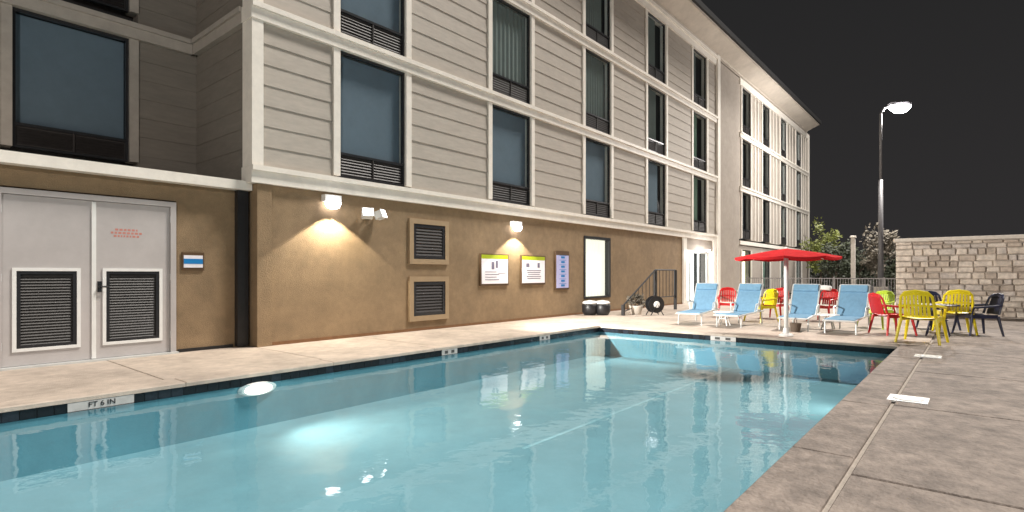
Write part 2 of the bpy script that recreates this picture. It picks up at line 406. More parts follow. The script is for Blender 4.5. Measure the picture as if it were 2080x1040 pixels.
# siding boards
BH = .4157
def board_mesh(w, axis, m, hh):
    b = MB()
    if axis == 'x':   # faces -y
        b.v = [(0,-.026,0),(w,-.026,0),(w,-.006,hh+.01),(0,-.006,hh+.01),(0,.02,0),(w,.02,0),(w,.02,hh+.01),(0,.02,hh+.01)]
    else:             # faces -x, runs along y
        b.v = [(-.017,w,0),(-.017,0,0),(-.006,0,hh+.01),(-.006,w,hh+.01),(.02,w,0),(.02,0,0),(.02,0,hh+.01),(.02,w,hh+.01)]
    b.f = [(0,1,2,3),(0,4,5,1),(4,7,6,5),(3,2,6,7),(0,3,7,4),(1,5,6,2)]
    return b.mesh('siding_board', m)
def cover(axis, a, b, z0, z1, off, m, n=7):
    hh = (z1-z0)/n; me = board_mesh(b-a, axis, m, hh)
    for k in range(n):
        j = random.uniform(-.003,.003)
        link('siding_board', me, H, ((a, off+j, z0+k*hh) if axis == 'x' else (off+j, a, z0+k*hh)))
FL = [(B1[1]+.012,B2[0]),(B2[1]+.012,B3[0]),(B3[1]+.012,FR[0])]
edges = [.11]
for w in WIN: edges += [w-.17, w+WW+.17]
edges.append(25.3)
for fi,(z0,z1) in enumerate(FL):
    m = 'siding' if fi < 2 else 'siding_eave_shade'
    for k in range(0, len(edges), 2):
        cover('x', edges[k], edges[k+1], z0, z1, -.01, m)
        MB().box(edges[k]-.01, edges[k+1]+.01, .012, .33, z0, z1).obj('wall_panel', m, H)
for (z0,z1) in FL[:2]:
    cover('y', .335, 2.93, z0, z1, -.01, 'siding_shaded')
    cover('x', -1.19, -.02, z0, z1, 2.94, 'siding_shaded')
    cover('x', -12, -3.40, z0, z1, 2.94, 'siding_shaded')
MB().box(-.025,.010,.336,2.93,3.292,3.605).obj('recess_wall','siding_shaded',H)
MB().box(-1.19,-.02,2.97,3.25,3.3,13.4).box(-12,-3.4,2.97,3.25,3.3,13.4).box(.012,.33,.34,3.2,3.3,13.4).obj('recess_wall', 'siding_shaded', H)
# windows
def pleats(w, h, amp, n, gap=0):
    b = MB(); k = n*6
    for i in range(k):
        x0 = w*i/k; x1 = w*(i+1)/k
        y0 = amp*math.sin(2*math.pi*i/6); y1 = amp*math.sin(2*math.pi*(i+1)/6)
        b.quad((x0,y0,0),(x1,y1,0),(x1,y1,h),(x0,y0,h))
    return b
_wc = {}
def window(x, y, z0, z1, w, cur='curtain_blue', gh=.52, trim='trim', open_=0.0, label=None, blind=False):
    key = (round(w,2), round(z1-z0,2), gh)
    h = z1-z0
    if key not in _wc:
        f = MB(); t = .055
        f.box(0,t,-.0,.09,0,h).box(w-t,w,-.0,.09,0,h).box(t,w-t,0,.09,h-t,h).box(t,w-t,0,.09,gh,gh+t)
        f.box(t,w-t,0,.09,0,.04)
        gr = MB(); gr.box(t,w-t,.055,.08,.04,gh); k = 6
        for i in range(k):
            zz = .07+(gh-.1)*i/k
            gr.quad((t+.03,.02,zz),(w-t-.03,.02,zz),(w-t-.03,.05,zz+.05),(t+.03,.05,zz+.05))
        if gh > .2: gr.box(t+.02,w*.5-.02,.0,.02,.05,.07).box(w*.5-.015,w*.5+.015,.005,.05,.05,gh)
        _wc[key] = (f.mesh('window','frame'), gr.mesh('grille','grille'),
                    MB().quad((t,.03,gh+t),(w-t,.03,gh+t),(w-t,.03,h-t),(t,.03,h-t)).mesh('pane','glass'))
    f, gr, pn = _wc[key]
    wo = link('window', f, H, (x,y,z0))
    link('pane', pn, wo)
    if gh > .1: link('grille', gr, wo)
    cw_ = (w-.11)*(1-open_)
    if cur == 'curtain_blue': MB().box(0,cw_,0,.004,0,h-gh-.11).box(0,cw_,-.008,-.001,0,.03).obj('shade', cur, wo, (.055,.15,gh+.055))
    else: pleats(cw_, h-gh-.11, .02, 9).obj('curtain', cur, wo, (.055,.15,gh+.055), smooth=True)
    # white casing
    if trim:
        for a, b_ in ((-.165,0),(w,w+.165)): MB().box(a,b_,-.075,.24,0,h).obj('casing', trim, wo)
    return wo
cur = [['curtain_blue','curtain_blue','curtain_blue','curtain_blue','curtain_green'],
       ['curtain_blue','curtain_grey','curtain_grey','curtain_grey','curtain_green'],
       ['curtain_grey','curtain_grey','curtain_grey','curtain_grey','curtain_grey']]
opn = [[0,0,.05,.25,.45],[0,0,.1,.35,.5],[0,.1,.2,.4,.6]]
for fi,(z0,z1) in enumerate(FL):
    for ci, wx in enumerate(WIN):
        window(wx, .0, z0+.05, z1-.005, WW, cur[fi][ci], open_=opn[fi][ci], gh=.52 if fi or ci else .50)
    for ci, wx in enumerate(WING):
        window(wx, .0, z0+.05, z1-.005, WWW, 'curtain_grey' if (fi,ci) != (0,2) else 'curtain_green', open_=.7)
    # wing panels with battens
    pe = [29.3]
    for w in WING: pe += [w-.165, w+WWW+.165]
    pe.append(END-.02)
    for k in range(0, len(pe), 2):
        if pe[k+1]-pe[k] < .05: continue
        MB().box(pe[k],pe[k+1],-.01,.33,z0,z1).obj('wall_panel', 'plain_stucco' if fi < 2 else 'siding_eave_shade', H)
        if pe[k+1]-pe[k] > 1:
            for q in (.33,.66):
                xx = pe[k]+(pe[k+1]-pe[k])*q
                MB().box(xx-.06,xx+.06,-.05,-.011,z0,z1).obj('batten', 'trim', H)
for (z0,z1) in FL[:2]:
    window(-3.23, 2.96, z0+.26, z1-.005, 1.88, 'curtain_blue', gh=.42, trim='trim_shaded')
# ground floor of the wing
zg0, zg1 = .45, 2.95
ge = [29.3]
for w in WING: ge += [w-.165, w+WWW+.165]
ge.append(END-.02)
for k in range(0, len(ge), 2):
    if ge[k+1]-ge[k] > .05: MB().box(ge[k],ge[k+1],-.01,.33,0,3.25).obj('ground_floor_panel', 'plain_stucco', H)
for i, w in enumerate(WING):
    MB().box(w-.165,w+WWW+.165,-.01,.33,0,zg0).box(w-.165,w+WWW+.165,-.01,.33,zg1,3.25).obj('ground_floor_panel', 'plain_stucco', H)
    window(w, 0, zg0, zg1, WWW, ['lit_yellow','curtain_green','curtain_grey','curtain_grey'][i], gh=.05, open_=.3)
# lit glazed entrance in the gap between stucco wall and pilaster
MB().box(20.9,25.3,1.2,1.3,0,3.2).obj('entrance_back_wall', 'lit_room', H)
for a in (20.86,24.91): MB().box(a,a+.39,-.08,.33,0,3.255).obj('entrance_column', 'trim', H)
MB().box(22.95,23.25,-.5,0,2.62,2.72).obj('entrance_fill_lamp', 'lamp_glow', H)  # added glowing fixture, goes with the bulb that brightens the entrance columns
dr = MB()
for x in (21.25,22.4,23.55,24.75): dr.box(x,x+.14,.25,.32,0,2.55)
dr.box(21.25,24.9,.25,.32,2.55,2.7).box(21.25,24.9,.25,.32,0,.12)
dr = dr.obj('entrance_door', 'alu', H)
MB().quad((21.3,.28,.12),(24.8,.28,.12),(24.8,.28,2.55),(21.3,.28,2.55)).obj('pane', 'glass', dr)
MB().box(21.25,24.9,.0,.32,2.7,3.25).obj('entrance_header', 'plain_stucco', H)
lamp('POINT', 'entrance_fill_bulb', (23.1,-.45,2.5), 110, size=.2, col=(1,.95,.9), parent=H)  # added fill light for the entrance front
# tall lit window of the ground floor
lt = MB(); lt.box(12.0,12.09,-.03,.3,.62,2.86).box(13.81,13.9,-.03,.3,.62,2.86).box(12.09,13.81,-.03,.3,2.76,2.86).box(12.0,13.9,-.03,.36,.55,.62)
lt.box(12.0,13.9,-.01,.3,0,.06)
lt = lt.obj('window', 'frame', H)
MB().quad((12.09,.05,.62),(13.81,.05,.62),(13.81,.05,2.76),(12.09,.05,2.76)).obj('pane', 'glass', lt)
pleats(1.72,2.14,.02,8).obj('curtain', 'lit_curtain', lt, (12.09,.18,.62), smooth=True)
MB().box(12.0,13.9,.0,.36,.06,.55).obj('window_apron', 'stucco', H)
# ventilation grilles with moulded surround
def vent(x0,x1,z0,z1):
    f = MB(); t = .13
    f.box(x0-t,x0,-.06,-.001,z0-t,z1+t).box(x1,x1+t,-.06,-.001,z0-t,z1+t).box(x0,x1,-.06,-.001,z1,z1+t).box(x0,x1,-.06,-.001,z0-t,z0)
    v = f.obj('vent', 'vent_trim', H)
    fr = MB(); a = .09
    fr.box(x0,x0+a,-.045,-.002,z0,z1).box(x1-a,x1,-.045,-.002,z0,z1).box(x0+a,x1-a,-.045,-.002,z1-a,z1).box(x0+a,x1-a,-.045,-.002,z0,z0+a)
    fr.obj('vent_frame', 'frame', v)
    n = 9
    for i in range(n):
        zz = z0+a+(z1-z0-2*a)*i/n
        b = MB(); b.v = [(x0+a,-.04,zz),(x1-a,-.04,zz),(x1-a,-.012,zz+.07),(x0+a,-.012,zz+.07),(x0+a,-.036,zz-.004),(x1-a,-.036,zz-.004),(x1-a,-.008,zz+.066),(x0+a,-.008,zz+.066)]
        b.f = [(0,1,2,3),(7,6,5,4),(0,4,5,1),(3,2,6,7),(0,3,7,4),(1,5,6,2)]
        b.obj('slat', 'grille', v)
vent(3.98,5.07,1.84,2.74); vent(3.98,5.07,.38,1.26)
# grey double service doors
DX0, DX1, DM, DT = -3.80, -1.33, -2.565, 2.77
df = MB().box(DX0,DX0+.09,.30,.5,0,DT).box(DX1-.09,DX1,.30,.5,0,DT).box(DX0+.09,DX1-.09,.30,.5,DT-.09,DT)
df.obj('door_frame', 'white_paint', H)
MB().box(DX0-.02,DX1+.02,.22,.36,0,.03).obj('threshold', 'alu', H)
for sgn, x0, x1 in ((-1,DX0+.095,DM-.004),(1,DM+.004,DX1-.095)):
    l0, l1 = (x0+.17, x1-.22) if sgn < 0 else (x0+.17, x1-.17)
    z0, z1 = .30, 1.50
    d = MB().box(x0,x1,.345,.40,z1,DT-.095).box(x0,x1,.345,.40,.035,z0).box(x0,l0,.345,.40,z0,z1).box(l1,x1,.345,.40,z0,z1)
    d = d.obj('door', 'white_paint', H)
    b = .05
    MB().box(l0-b,l0,.325,.344,z0-b,z1+b).box(l1,l1+b,.325,.344,z0-b,z1+b).box(l0,l1,.325,.344,z1,z1+b).box(l0,l1,.325,.344,z0-b,z0).obj('louvre_frame', 'white_plastic', d)
    lv = MB().box(l0,l1,.392,.398,z0,z1); n = 26
    for i in range(n):
        zz = z0+(z1-z0)*i/n
        lv.quad((l0,.352,zz),(l1,.352,zz),(l1,.385,zz+(z1-z0)/n*.95),(l0,.385,zz+(z1-z0)/n*.95))
    stuff(lv.obj('louvre_slats', 'louvre', d))
    MB().box(l0,l0+.05,.335,.35,z0,z1).box(l1-.05,l1,.335,.35,z0,z1).box(l0+.05,l1-.05,.335,.35,z1-.05,z1).box(l0+.05,l1-.05,.335,.35,z0,z0+.05).obj('louvre_edge', 'frame', d)
    hx = x1+.012 if sgn > 0 else x0-.012
    for hz in (.35,1.40,2.45): MB().tube([(hx,.325,hz-.06),(hx,.325,hz+.06)],.014).obj('hinge', 'alu', d)
    if sgn > 0:
        hd = MB().tube([(x0+.08,.345,1.24),(x0+.08,.27,1.24)],.025).tube([(x0+.08,.275,1.24),(x0+.19,.275,1.24)],.014)
        hd.lathe([(.001,0)],0,0) if False else None
        hd.box(x0+.05,x0+.11,.335,.344,1.15,1.33).obj('handle', 'frame', d)
        MB().box(x0-.03,x0+.03,.325,.344,.04,2.66).obj('astragal', 'white_plastic', d)
        ink = MB()
        for r_, (a, bb) in enumerate(((.30,.62),(.24,.70),(.28,.66))):
            xx = x0+a
            while xx < x0+bb:
                ww = random.uniform(.02,.05); ink.box(xx,xx+ww,.3435,.3449,2.20-r_*.055,2.235-r_*.055); xx += ww+.018
        ink.obj('notice_print', 'red_ink', d)
# ------------------------------------------------------------------ things on the facade
o = thing('wall_sign', 'small blue and white striped sign in a brown frame beside the grey double doors', 'sign', (-1.03,.345,1.69))
MB().box(-.19,.19,-.012,.012,-.17,.17).obj('backing', 'sign_brown', o)
MB().box(-.165,.165,-.02,-.0125,-.115,.115).obj('panel', 'sign_white', o)
MB().box(-.165,.165,-.024,-.0205,-.045,.05).obj('blue_stripe', 'sign_blue', o)
def rules(x0,x1,z0,z1,lb,style):
    w = x1-x0; h = z1-z0
    o = thing('pool_sign', lb, 'sign', (x0,-.002,z0), 0, 'pool notices between the vents and the lit window' if style < 2 else None)
    MB().box(-.05,w+.05,-.045,0,-.06,h+.03).obj('backing', 'sign_brown', o)
    MB().box(0,w,-.055,-.046,0,h-.12).obj('panel', 'sign_white' if style < 2 else 'sign_lilac', o)
    if style < 2: MB().box(0,w,-.055,-.046,h-.118,h).obj('header', 'green', o)
    k = MB()
    if style == 0:
        k.box(w*.36,w*.46,-.059,-.056,h*.50,h*.76).box(w*.52,w*.60,-.059,-.056,h*.55,h*.80)
        for i in range(4):
            k.box(w*.12,w*(.55+.1*(i%2)),-.059,-.056,h*(.40-.09*i),h*(.40-.09*i)+.018)
        k.box(w*.62,w*.9,-.059,-.056,h*.36,h*.375)
    elif style == 1:
        k.box(w*.16,w*.30,-.059,-.056,h*.60,h*.74).box(w*.66,w*.76,-.059,-.056,h*.58,h*.76)
        for i in range(5):
            a = .18+.03*((i*7) % 3); k.box(w*a,w*(1-a),-.059,-.056,h*(.46-.075*i),h*(.46-.075*i)+.022)
    else:
        for i in range(7):
            zz = h*(.04+.13*i); k.box(w*.36,w*.66,-.059,-.056,zz,zz+h*.055)
            k.box(w*.2,w*.8,-.059,-.056,zz+h*.075,zz+h*.085)
    k.obj('print', 'sign_ink' if style < 2 else 'sign_blue', o)
rules(6.50,7.66,1.17,2.02,'left white pool notice with green header and dark pictogram',0)
rules(8.36,9.54,1.17,2.02,'right white pool notice with green header and two dark spots above text lines',1)
rules(10.22,10.94,.98,2.22,'tall narrow lilac and blue notice beside the bright lit window',2)
# wall lamps
def wallpack(x, z, e, lb):
    o = thing('wall_lamp', lb, 'wall lamp', (x,0,z), 0, 'lit lamps on the brown ground floor wall')
    MB().box(-.20,.20,-.16,-.001,.0,.15).obj('housing', 'white_plastic', o)
    b = MB(); b.v = [(-.20,-.001,-.02),(.20,-.001,-.02),(.20,-.001,.0),(-.20,-.001,.0)]
    l_ = MB().lathe([(.001,-.16),(.08,-.155),(.15,-.12),(.185,-.05),(.19,-.0)], 0, -.14, 20)
    l_.v = [(a, bb*.62-.05, c) for a,bb,c in l_.v]
    l_.obj('lens', 'lamp_glow', o, smooth=True)
    lamp('SPOT','bulb',(0,-.33,-.16),e,to=(0,-.36,-1.6),size=.05,col=(1,.90,.72),spot=R(112),blend=.10,parent=o)
    return o
wallpack(1.63,3.04,260,'glowing wall lamp on the brown wall nearest the building corner')
wallpack(8.02,2.93,210,'glowing wall lamp above the two green topped pool notices')
fl = thing('floodlight', 'white twin headed floodlight on the brown wall right of the nearest wall lamp', 'floodlight', (2.62,0,2.82))
MB().box(-.07,.07,-.05,-.001,-.07,.07).obj('mount', 'frame', fl)
for dx, tz in ((-.14,R(-25)),(.20,R(30))):
    T = Matrix.Translation((dx,-.20,.02)) @ Matrix.Rotation(tz,4,'Z') @ Matrix.Rotation(R(-20),4,'X')
    h_ = MB().box(-.12,.12,-.10,.08,-.09,.09,T); h_.box(-.135,.135,-.12,-.101,-.105,.105,T)
    h_ = h_.obj('lamp_head', 'white_plastic', fl)
    MB().box(-.11,.11,-.124,-.1215,-.085,.085,T).obj('lens', 'lamp_glow', h_)
    MB().tube([(0,-.03,0),(dx*.6,-.10,.0),(dx,-.13,.02)],.018).obj('arm', 'frame', fl)
lamp('SPOT','bulb',(.24,-.42,0),7000,to=(15,-7.5,-1.9),size=.08,col=(1,.95,.88),spot=R(70),blend=.7,parent=fl)
# ------------------------------------------------------------------ things by the building
def planter(x, y, lb):
    o = thing('round_bin', lb, 'bin', (x,y,0), 0, 'round bins under the bright window')
    MB().lathe([(.001,0),(.20,0),(.27,.12),(.28,.36),(.24,.40),(.001,.40)],n=20).obj('body', 'dark_metal', o, smooth=True)
    MB().lathe([(.001,.401),(.26,.401),(.27,.45),(.20,.50),(.001,.53)],n=20).obj('lid', 'white_plastic', o, smooth=True)
p = at(1198,19.6); planter(p.x,p.y,'left black round bin with a white lid under the bright window')
p = at(1224,19.6); planter(p.x,p.y,'right black round bin with a white lid under the bright window')
# black ramp railing
rl = thing('ramp_railing', 'black metal railing with a sloping handrail beside the brown wall', 'railing', (12.2,-1.5,0))
L1, L2, HT = 2.55, 4.4, 1.62
MB().tube([(0,0,.35),(L1,0,HT),(L2,0,HT)],.03).obj('handrail', 'dark_metal', rl)
MB().tube([(0,0,.12),(L1,0,.55),(L2,0,.55)],.02).obj('bottom_rail', 'dark_metal', rl)
for x, h_ in ((0,.38),(L1,HT),(L2,HT)): MB().box(x-.05,x+.05,-.05,.05,0,h_).obj('post', 'dark_metal', rl)
for i in range(1,15):
    x = L2*i/15
    zt = .35+(HT-.35)*min(1,x/L1); zb = .12+.43*min(1,x/L1)
    MB().tube([(x,0,zb),(x,0,zt)],.011,6).obj('baluster', 'dark_metal', rl)
hr = thing('hose_reel', 'black hose reel with a white hub standing by the railing', 'hose reel', (*at(1330,19.6)[:2],0), R(-35))
q = MB().lathe([(.001,-.14),(.30,-.14),(.30,-.12),(.20,-.10),(.23,-.05),(.23,.05),(.20,.10),(.30,.12),(.30,.14),(.001,.14)],n=24).obj('drum','dark_metal',hr,(0,0,.38)); q.rotation_euler=(R(90),0,0)
q = MB().lathe([(.001,.14),(.12,.14),(.10,.18),(.001,.19)],n=18).obj('hub','white_plastic',hr,(0,0,.38)); q.rotation_euler=(R(90),0,0)
MB().tube([(-.25,-.17,0),(0,-.17,.40),(.25,-.17,0)],.02).tube([(-.25,.17,0),(0,.17,.40),(.25,.17,0)],.02).obj('stand','dark_metal',hr)
def leaves(n, cx, cy, cz, rx, ry, rz, size, clusters=14, seed=1):
    rnd = random.Random(seed); b = MB()
    cl = []
    for _ in range(clusters):
        while True:
            p = Vector((rnd.uniform(-1,1),rnd.uniform(-1,1),rnd.uniform(-1,1)))
            if p.length < 1: break
        cl.append((p*.8, rnd.uniform(.22,.45)))
    for _ in range(n):
        c, r_ = rnd.choice(cl)
        d = Vector((rnd.gauss(0,1),rnd.gauss(0,1),rnd.gauss(0,1))).normalized()*r_*rnd.uniform(.35,1)
        p = Vector(((c.x+d.x)*rx+cx,(c.y+d.y)*ry+cy,(c.z+d.z)*rz+cz))
        a = Vector((rnd.gauss(0,1),rnd.gauss(0,1),rnd.gauss(0,1))).normalized(); e = a.orthogonal().normalized()
        s_ = size*rnd.uniform(.6,1.4)
        b.quad(p, p+a*s_*.5+e*s_*.28, p+a*s_, p+a*s_*.5-e*s_*.28)
    return b
pt = thing('potted_plant', 'low dark shrub in a pale pot at the foot of the sloping handrail', 'plant', (*at(1292,19.9)[:2],0))
MB().lathe([(.001,0),(.18,0),(.25,.3),(.26,.32),(.22,.32),(.001,.29)],n=18).obj('pot','cap_stone',pt,smooth=True)
leaves(260,0,0,.52,.42,.42,.26,.13,8,3).obj('foliage','leaf_dry',pt)
# ------------------------------------------------------------------ umbrella
ub = thing('umbrella', 'open red umbrella on a white pole at the far edge of the pool', 'umbrella', (*at(1597,12.85)[:2],0))
MB().tube([(0,0,.03),(0,0,2.02)],.048,12).obj('pole','white_plastic',ub,smooth=True)
MB().lathe([(.001,.0),(.15,.0),(.16,.03),(.13,.06),(.07,.08),(.06,.20),(.001,.20)],n=20).obj('base','white_plastic',ub)
MB().lathe([(.001,2.03),(.03,2.03),(.035,2.06),(.001,2.10)],n=10).obj('finial','white_plastic',ub)
cn = MB(); N = 8; RR = 1.12
ring = []
for k in range(5):
    rr = RR*k/4; zz = 2.05-.20*(k/4)**1.2
    row = []
    for j in range(N*4):
        a = 2*math.pi*j/(N*4)+.2; sag = .035*(k/4)*abs(math.sin(math.pi*(j % 4)/4))
        r2 = rr*(1-.045*abs(math.sin(math.pi*(j % 4)/4)))
        row.append((r2*math.cos(a), r2*math.sin(a), zz-sag))
    ring.append(row)
for th in (0,-.012):
    for k in range(4):
        for j in range(N*4):
            a,b_ = ring[k][j],ring[k][(j+1)%(N*4)]; c,d = ring[k+1][(j+1)%(N*4)],ring[k+1][j]
            qd = [(*v[:2],v[2]+th) for v in (a,d,c,b_)]
            if th < 0: qd = qd[::-1]
            if k == 0: qd = [qd[0],qd[1],qd[2]] if th == 0 else [qd[1],qd[2],qd[3]]
            cn.quad(*qd)
for j in range(N*4):
    a,b_ = ring[4][j],ring[4][(j+1)%(N*4)]
    cn.quad(a,(*a[:2],a[2]-.05),(*b_[:2],b_[2]-.05),b_)
cn.obj('canopy','red_cloth',ub)
for j in range(N):
    a = 2*math.pi*j/N+.2
    MB().tube([(0,0,1.99),(RR*.5*math.cos(a),RR*.5*math.sin(a),1.93),(RR*.97*math.cos(a),RR*.97*math.sin(a),1.815)],.009,6).obj('rib','white_plastic',ub)
# ------------------------------------------------------------------ chaise longues
def chaise(loc, rz, lb, sl='sling'):
    o = thing('sun_lounger', lb, 'sun lounger', loc, rz, 'blue sling sun loungers at the far end of the pool')
    f = MB(); w = .33
    for s_ in (-1,1): f.tube([(-1.35,s_*w,.33),(.05,s_*w,.38),(.55,s_*w,.38)],.022)
    f.tube([(-1.35,-w,.33),(-1.35,w,.33)],.022).tube([(.55,-w,.38),(.55,w,.38)],.022)
    f.obj('frame','alu',o)
    MB().box(-1.33,.02,-w+.01,w-.01,.345,.37).obj('seat',sl,o)
    bk = MB(); T = Matrix.Translation((.02,0,.37)) @ Matrix.Rotation(R(-58),4,'Y')
    bk.box(0,.90,-w+.01,w-.01,-.008,.012,T); bk.obj('backrest',sl,o)
    fb = MB()
    for s_ in (-1,1): fb.tube([T@Vector((0,s_*w,0)),T@Vector((.93,s_*w,0))],.022)
    fb.tube([T@Vector((.93,-w,0)),T@Vector((.93,w,0))],.022)
    fb.obj('back_frame','alu',o)
    pw_ = MB(); pw_.box(.70,.90,-w+.03,w-.03,.013,.06,T); pw_.obj('headrest',sl,o)
    MB().tube([T@Vector((.55,0,-.01)),(.52,0,.38)],.014).obj('prop','alu',o)
    for x in (-1.15,.40):
        for s_ in (-1,1): MB().tube([(x,s_*w,.35),(x+.03*(1 if x > 0 else -1),s_*w,0)],.02).obj('leg','alu',o)
    for s_ in (-1,1): MB().tube([(-.15,s_*w,.37),(-.12,s_*(w+.03),.60),(.15,s_*(w+.03),.62),(.30,s_*w,.40)],.018).obj('armrest','alu',o)
    return o
chs = chaise((*at(1427,16.7)[:2],0), R(4), 'blue sun lounger in front of the bright glazed entrance, leftmost of the row')
for k in ((1513,15.9,R(-3),'blue sun lounger between the red chairs and the yellow chair, second from the left'),
          (1631,15.0,R(2),'blue sun lounger just right of the umbrella pole'),
          (1728,14.2,R(-2),'blue sun lounger in front of the fence, rightmost of the row')):
    dup(chs, (*at(k[0],k[1])[:2],0), k[2], k[3])
# ------------------------------------------------------------------ resin chairs
def chair(loc, rz, lb, m):
    # faces +x locally; backrest at -x
    o = thing('patio_chair', lb, 'chair', loc, rz, 'bright plastic patio chairs')
    w, d, sz = .27, .27, .44
    st_ = MB(); n = 6
    for i in range(n):                      # dished seat
        for j in range(n):
            def P(a,b_):
                x = -d+2*d*a/n; y = -w+2*w*b_/n; z = sz+.03*((2*b_/n-1)**2)+.02*((2*a/n-1)**2)
                return (x,y,z)
            st_.quad(P(i,j),P(i+1,j),P(i+1,j+1),P(i,j+1)); 
            q = [P(i,j+1),P(i+1,j+1),P(i+1,j),P(i,j)]; st_.quad(*[(a,b_,c-.02) for a,b_,c in q])
    st_.box(-d,d,-w-.01,-w+.01,sz-.03,sz+.055).box(-d,d,w-.01,w+.01,sz-.03,sz+.055).box(d-.012,d+.01,-w,w,sz-.035,sz+.05)
    st_.obj('seat',m,o)
    bk = MB()
    def BP(t_, y): # backrest surface
        return Vector((-d-.02-.12*t_-.05*(1-(y/w)**2), y*(1-.08*t_), sz+.06+.44*t_+.03*(1-(y/w)**2)*t_))
    for i in range(7):                      # vertical slats
        y0 = -w*.80+1.6*w*i/7+.01; y1 = y0+1.6*w/7-.017
        for tt in (0,1,2,3):
            a,b_ = .0+.24*tt,.24*(tt+1)
            q = [BP(a,y0),BP(a,y1),BP(b_,y1),BP(b_,y0)]
            bk.quad(*q); bk.quad(*[v+Vector((-.018,0,0)) for v in q[::-1]])
    bk.obj('back_slats',m,o)
    fr = MB()
    pts = [BP(0,-w),BP(.5,-w),BP(.85,-w*.95),BP(1,-w*.7),BP(1.03,0),BP(1,w*.7),BP(.85,w*.95),BP(.5,w),BP(0,w)]
    fr.tube(pts,.026,8); fr.tube([BP(.45,-w*.95),BP(.46,0),BP(.45,w*.95)],.02,6)
    fr.tube([BP(.90,-w*.8),BP(.93,0),BP(.90,w*.8)],.03,6)
    fr.obj('back_frame',m,o)
    for s_ in (-1,1):
        MB().tube([(-d-.08,s_*w,sz+.27),(-.1,s_*(w+.05),sz+.25),(d-.02,s_*(w+.05),sz+.22),(d+.02,s_*(w+.02),sz+.0)],.026,8).obj('armrest',m,o)
        for x in (-d,d):
            MB().tube([(x,s_*w,sz+.02),(x*1.28,s_*(w+.07),0)],.034,8,r1=.022).obj('leg',m,o)
    return o
def toward(px, Y): return at(px,Y)
yc = chair((*at(1872,11.75)[:2],0), R(0), 'bright yellow plastic chair standing at the far pool corner, nearest to the camera', 'yellow')
yc.scale = (1.12,)*3; yc.rotation_euler = (0,0,R(-8))
y2 = chair((*at(1938,13.6)[:2],0), R(12), 'yellow plastic chair at the table, right of the nearest yellow chair', 'yellow'); y2.scale = (1.08,)*3
chair((*at(1546,16.9)[:2],0), R(150), 'yellow plastic chair between the second blue lounger and the umbrella pole', 'yellow')
rc = chair((*at(1812,13.3)[:2],0), R(-50), 'red plastic chair beside the nearest yellow chair', 'red')
for px,Y,rz,lb in ((1673,17.0,165,'red plastic chair with a white towel between the two right hand blue loungers'),
                   (1575,18.0,170,'red plastic chair just left of the umbrella pole'),
                   (1479,18.6,200,'red plastic chair between the two left hand blue loungers'),
                   ): dup(rc,(*at(px,Y)[:2],0),R(rz),lb)
lc = chair((*at(1780,14.9)[:2],0), R(160), 'lime green plastic chair left of the red chair near the stone wall', 'lime')
p = at(1673,16.8); tw = MB().tube([(-.02,-.2,0),(-.03,0,.015),(-.02,.2,0)],.075,12).obj('rolled_towel','towel',None,(p.x+.25,p.y+.05,1.02),smooth=True)
tw.rotation_euler = (0,0,R(165)); tag(tw,'white rolled towel on top of the red chair between blue loungers','towel')
# tables
def table(px,Y,m,r,h,lb,cat='table',name='round_table'):
    o = thing(name,lb,cat,(*at(px,Y)[:2],0))
    MB().lathe([(.001,h-.03),(r,h-.03),(r,h-.008),(r-.01,h),(.001,h)],n=28).obj('tabletop',m,o)
    for k in range(4):
        a = math.pi/4+k*math.pi/2
        MB().tube([(r*.25*math.cos(a),r*.25*math.sin(a),h-.03),(r*.72*math.cos(a),r*.72*math.sin(a),0)],.018).obj('leg',m,o)
    MB().tube([(r*.45*math.cos(2*math.pi*k/12),r*.45*math.sin(2*math.pi*k/12),h*.5) for k in range(13)],.010,6,cap=False).obj('brace',m,o)
    return o
table(1905,13.0,'navy',.42,.74,'dark navy round table behind the two yellow chairs')
table(1470,15.6,'white_plastic',.27,.40,'low white side table between the two left hand blue loungers','side table','side_table')
table(1682,14.5,'white_plastic',.27,.40,'low white side table between the two right hand blue loungers','side table','side_table')
for px,Y,rz,lb in ((1985,13.2,120,'dark metal chair at the right edge in front of the stone wall'),(1905,14.6,-150,'dark metal chair behind the navy table between yellow chairs')):
    c_ = chair((*at(px,Y)[:2],0),R(rz),lb,'navy')
bk_ = thing('basket','small dark basket on the deck right of the umbrella pole','basket',(*at(1616,13.9)[:2],0))
MB().lathe([(.001,0),(.10,0),(.14,.22),(.12,.22),(.09,.02),(.001,.02)],n=16).obj('bowl','bark',bk_)
MB().tube([(.13*math.cos(a_),0,.21+.14*math.sin(a_)) for a_ in [math.pi*i/8 for i in range(9)]],.01,6).obj('handle','bark',bk_)
# ------------------------------------------------------------------ fence
fn = thing('pool_fence','long pale metal picket fence behind the loungers','fence',(30.0,0,0))
FH = 1.24
MB().box(-.02,.02,-19,-.2,FH-.05,FH).obj('top_rail','fence_grey',fn)
MB().box(-.02,.02,-19,-.2,.12,.16).obj('bottom_rail','fence_grey',fn)
pk = MB(); yy = -.3
while yy > -19: pk.box(-.012,.012,yy-.012,yy+.012,.02,FH-.04); yy -= .13
stuff(pk.obj('pickets','fence_grey',fn))
pm = MB().box(-.035,.035,-.035,.035,-.1,FH+.06).mesh('post','fence_grey')
for i in range(9): link('post',pm,fn,(0,-.25-2.34*i,0))
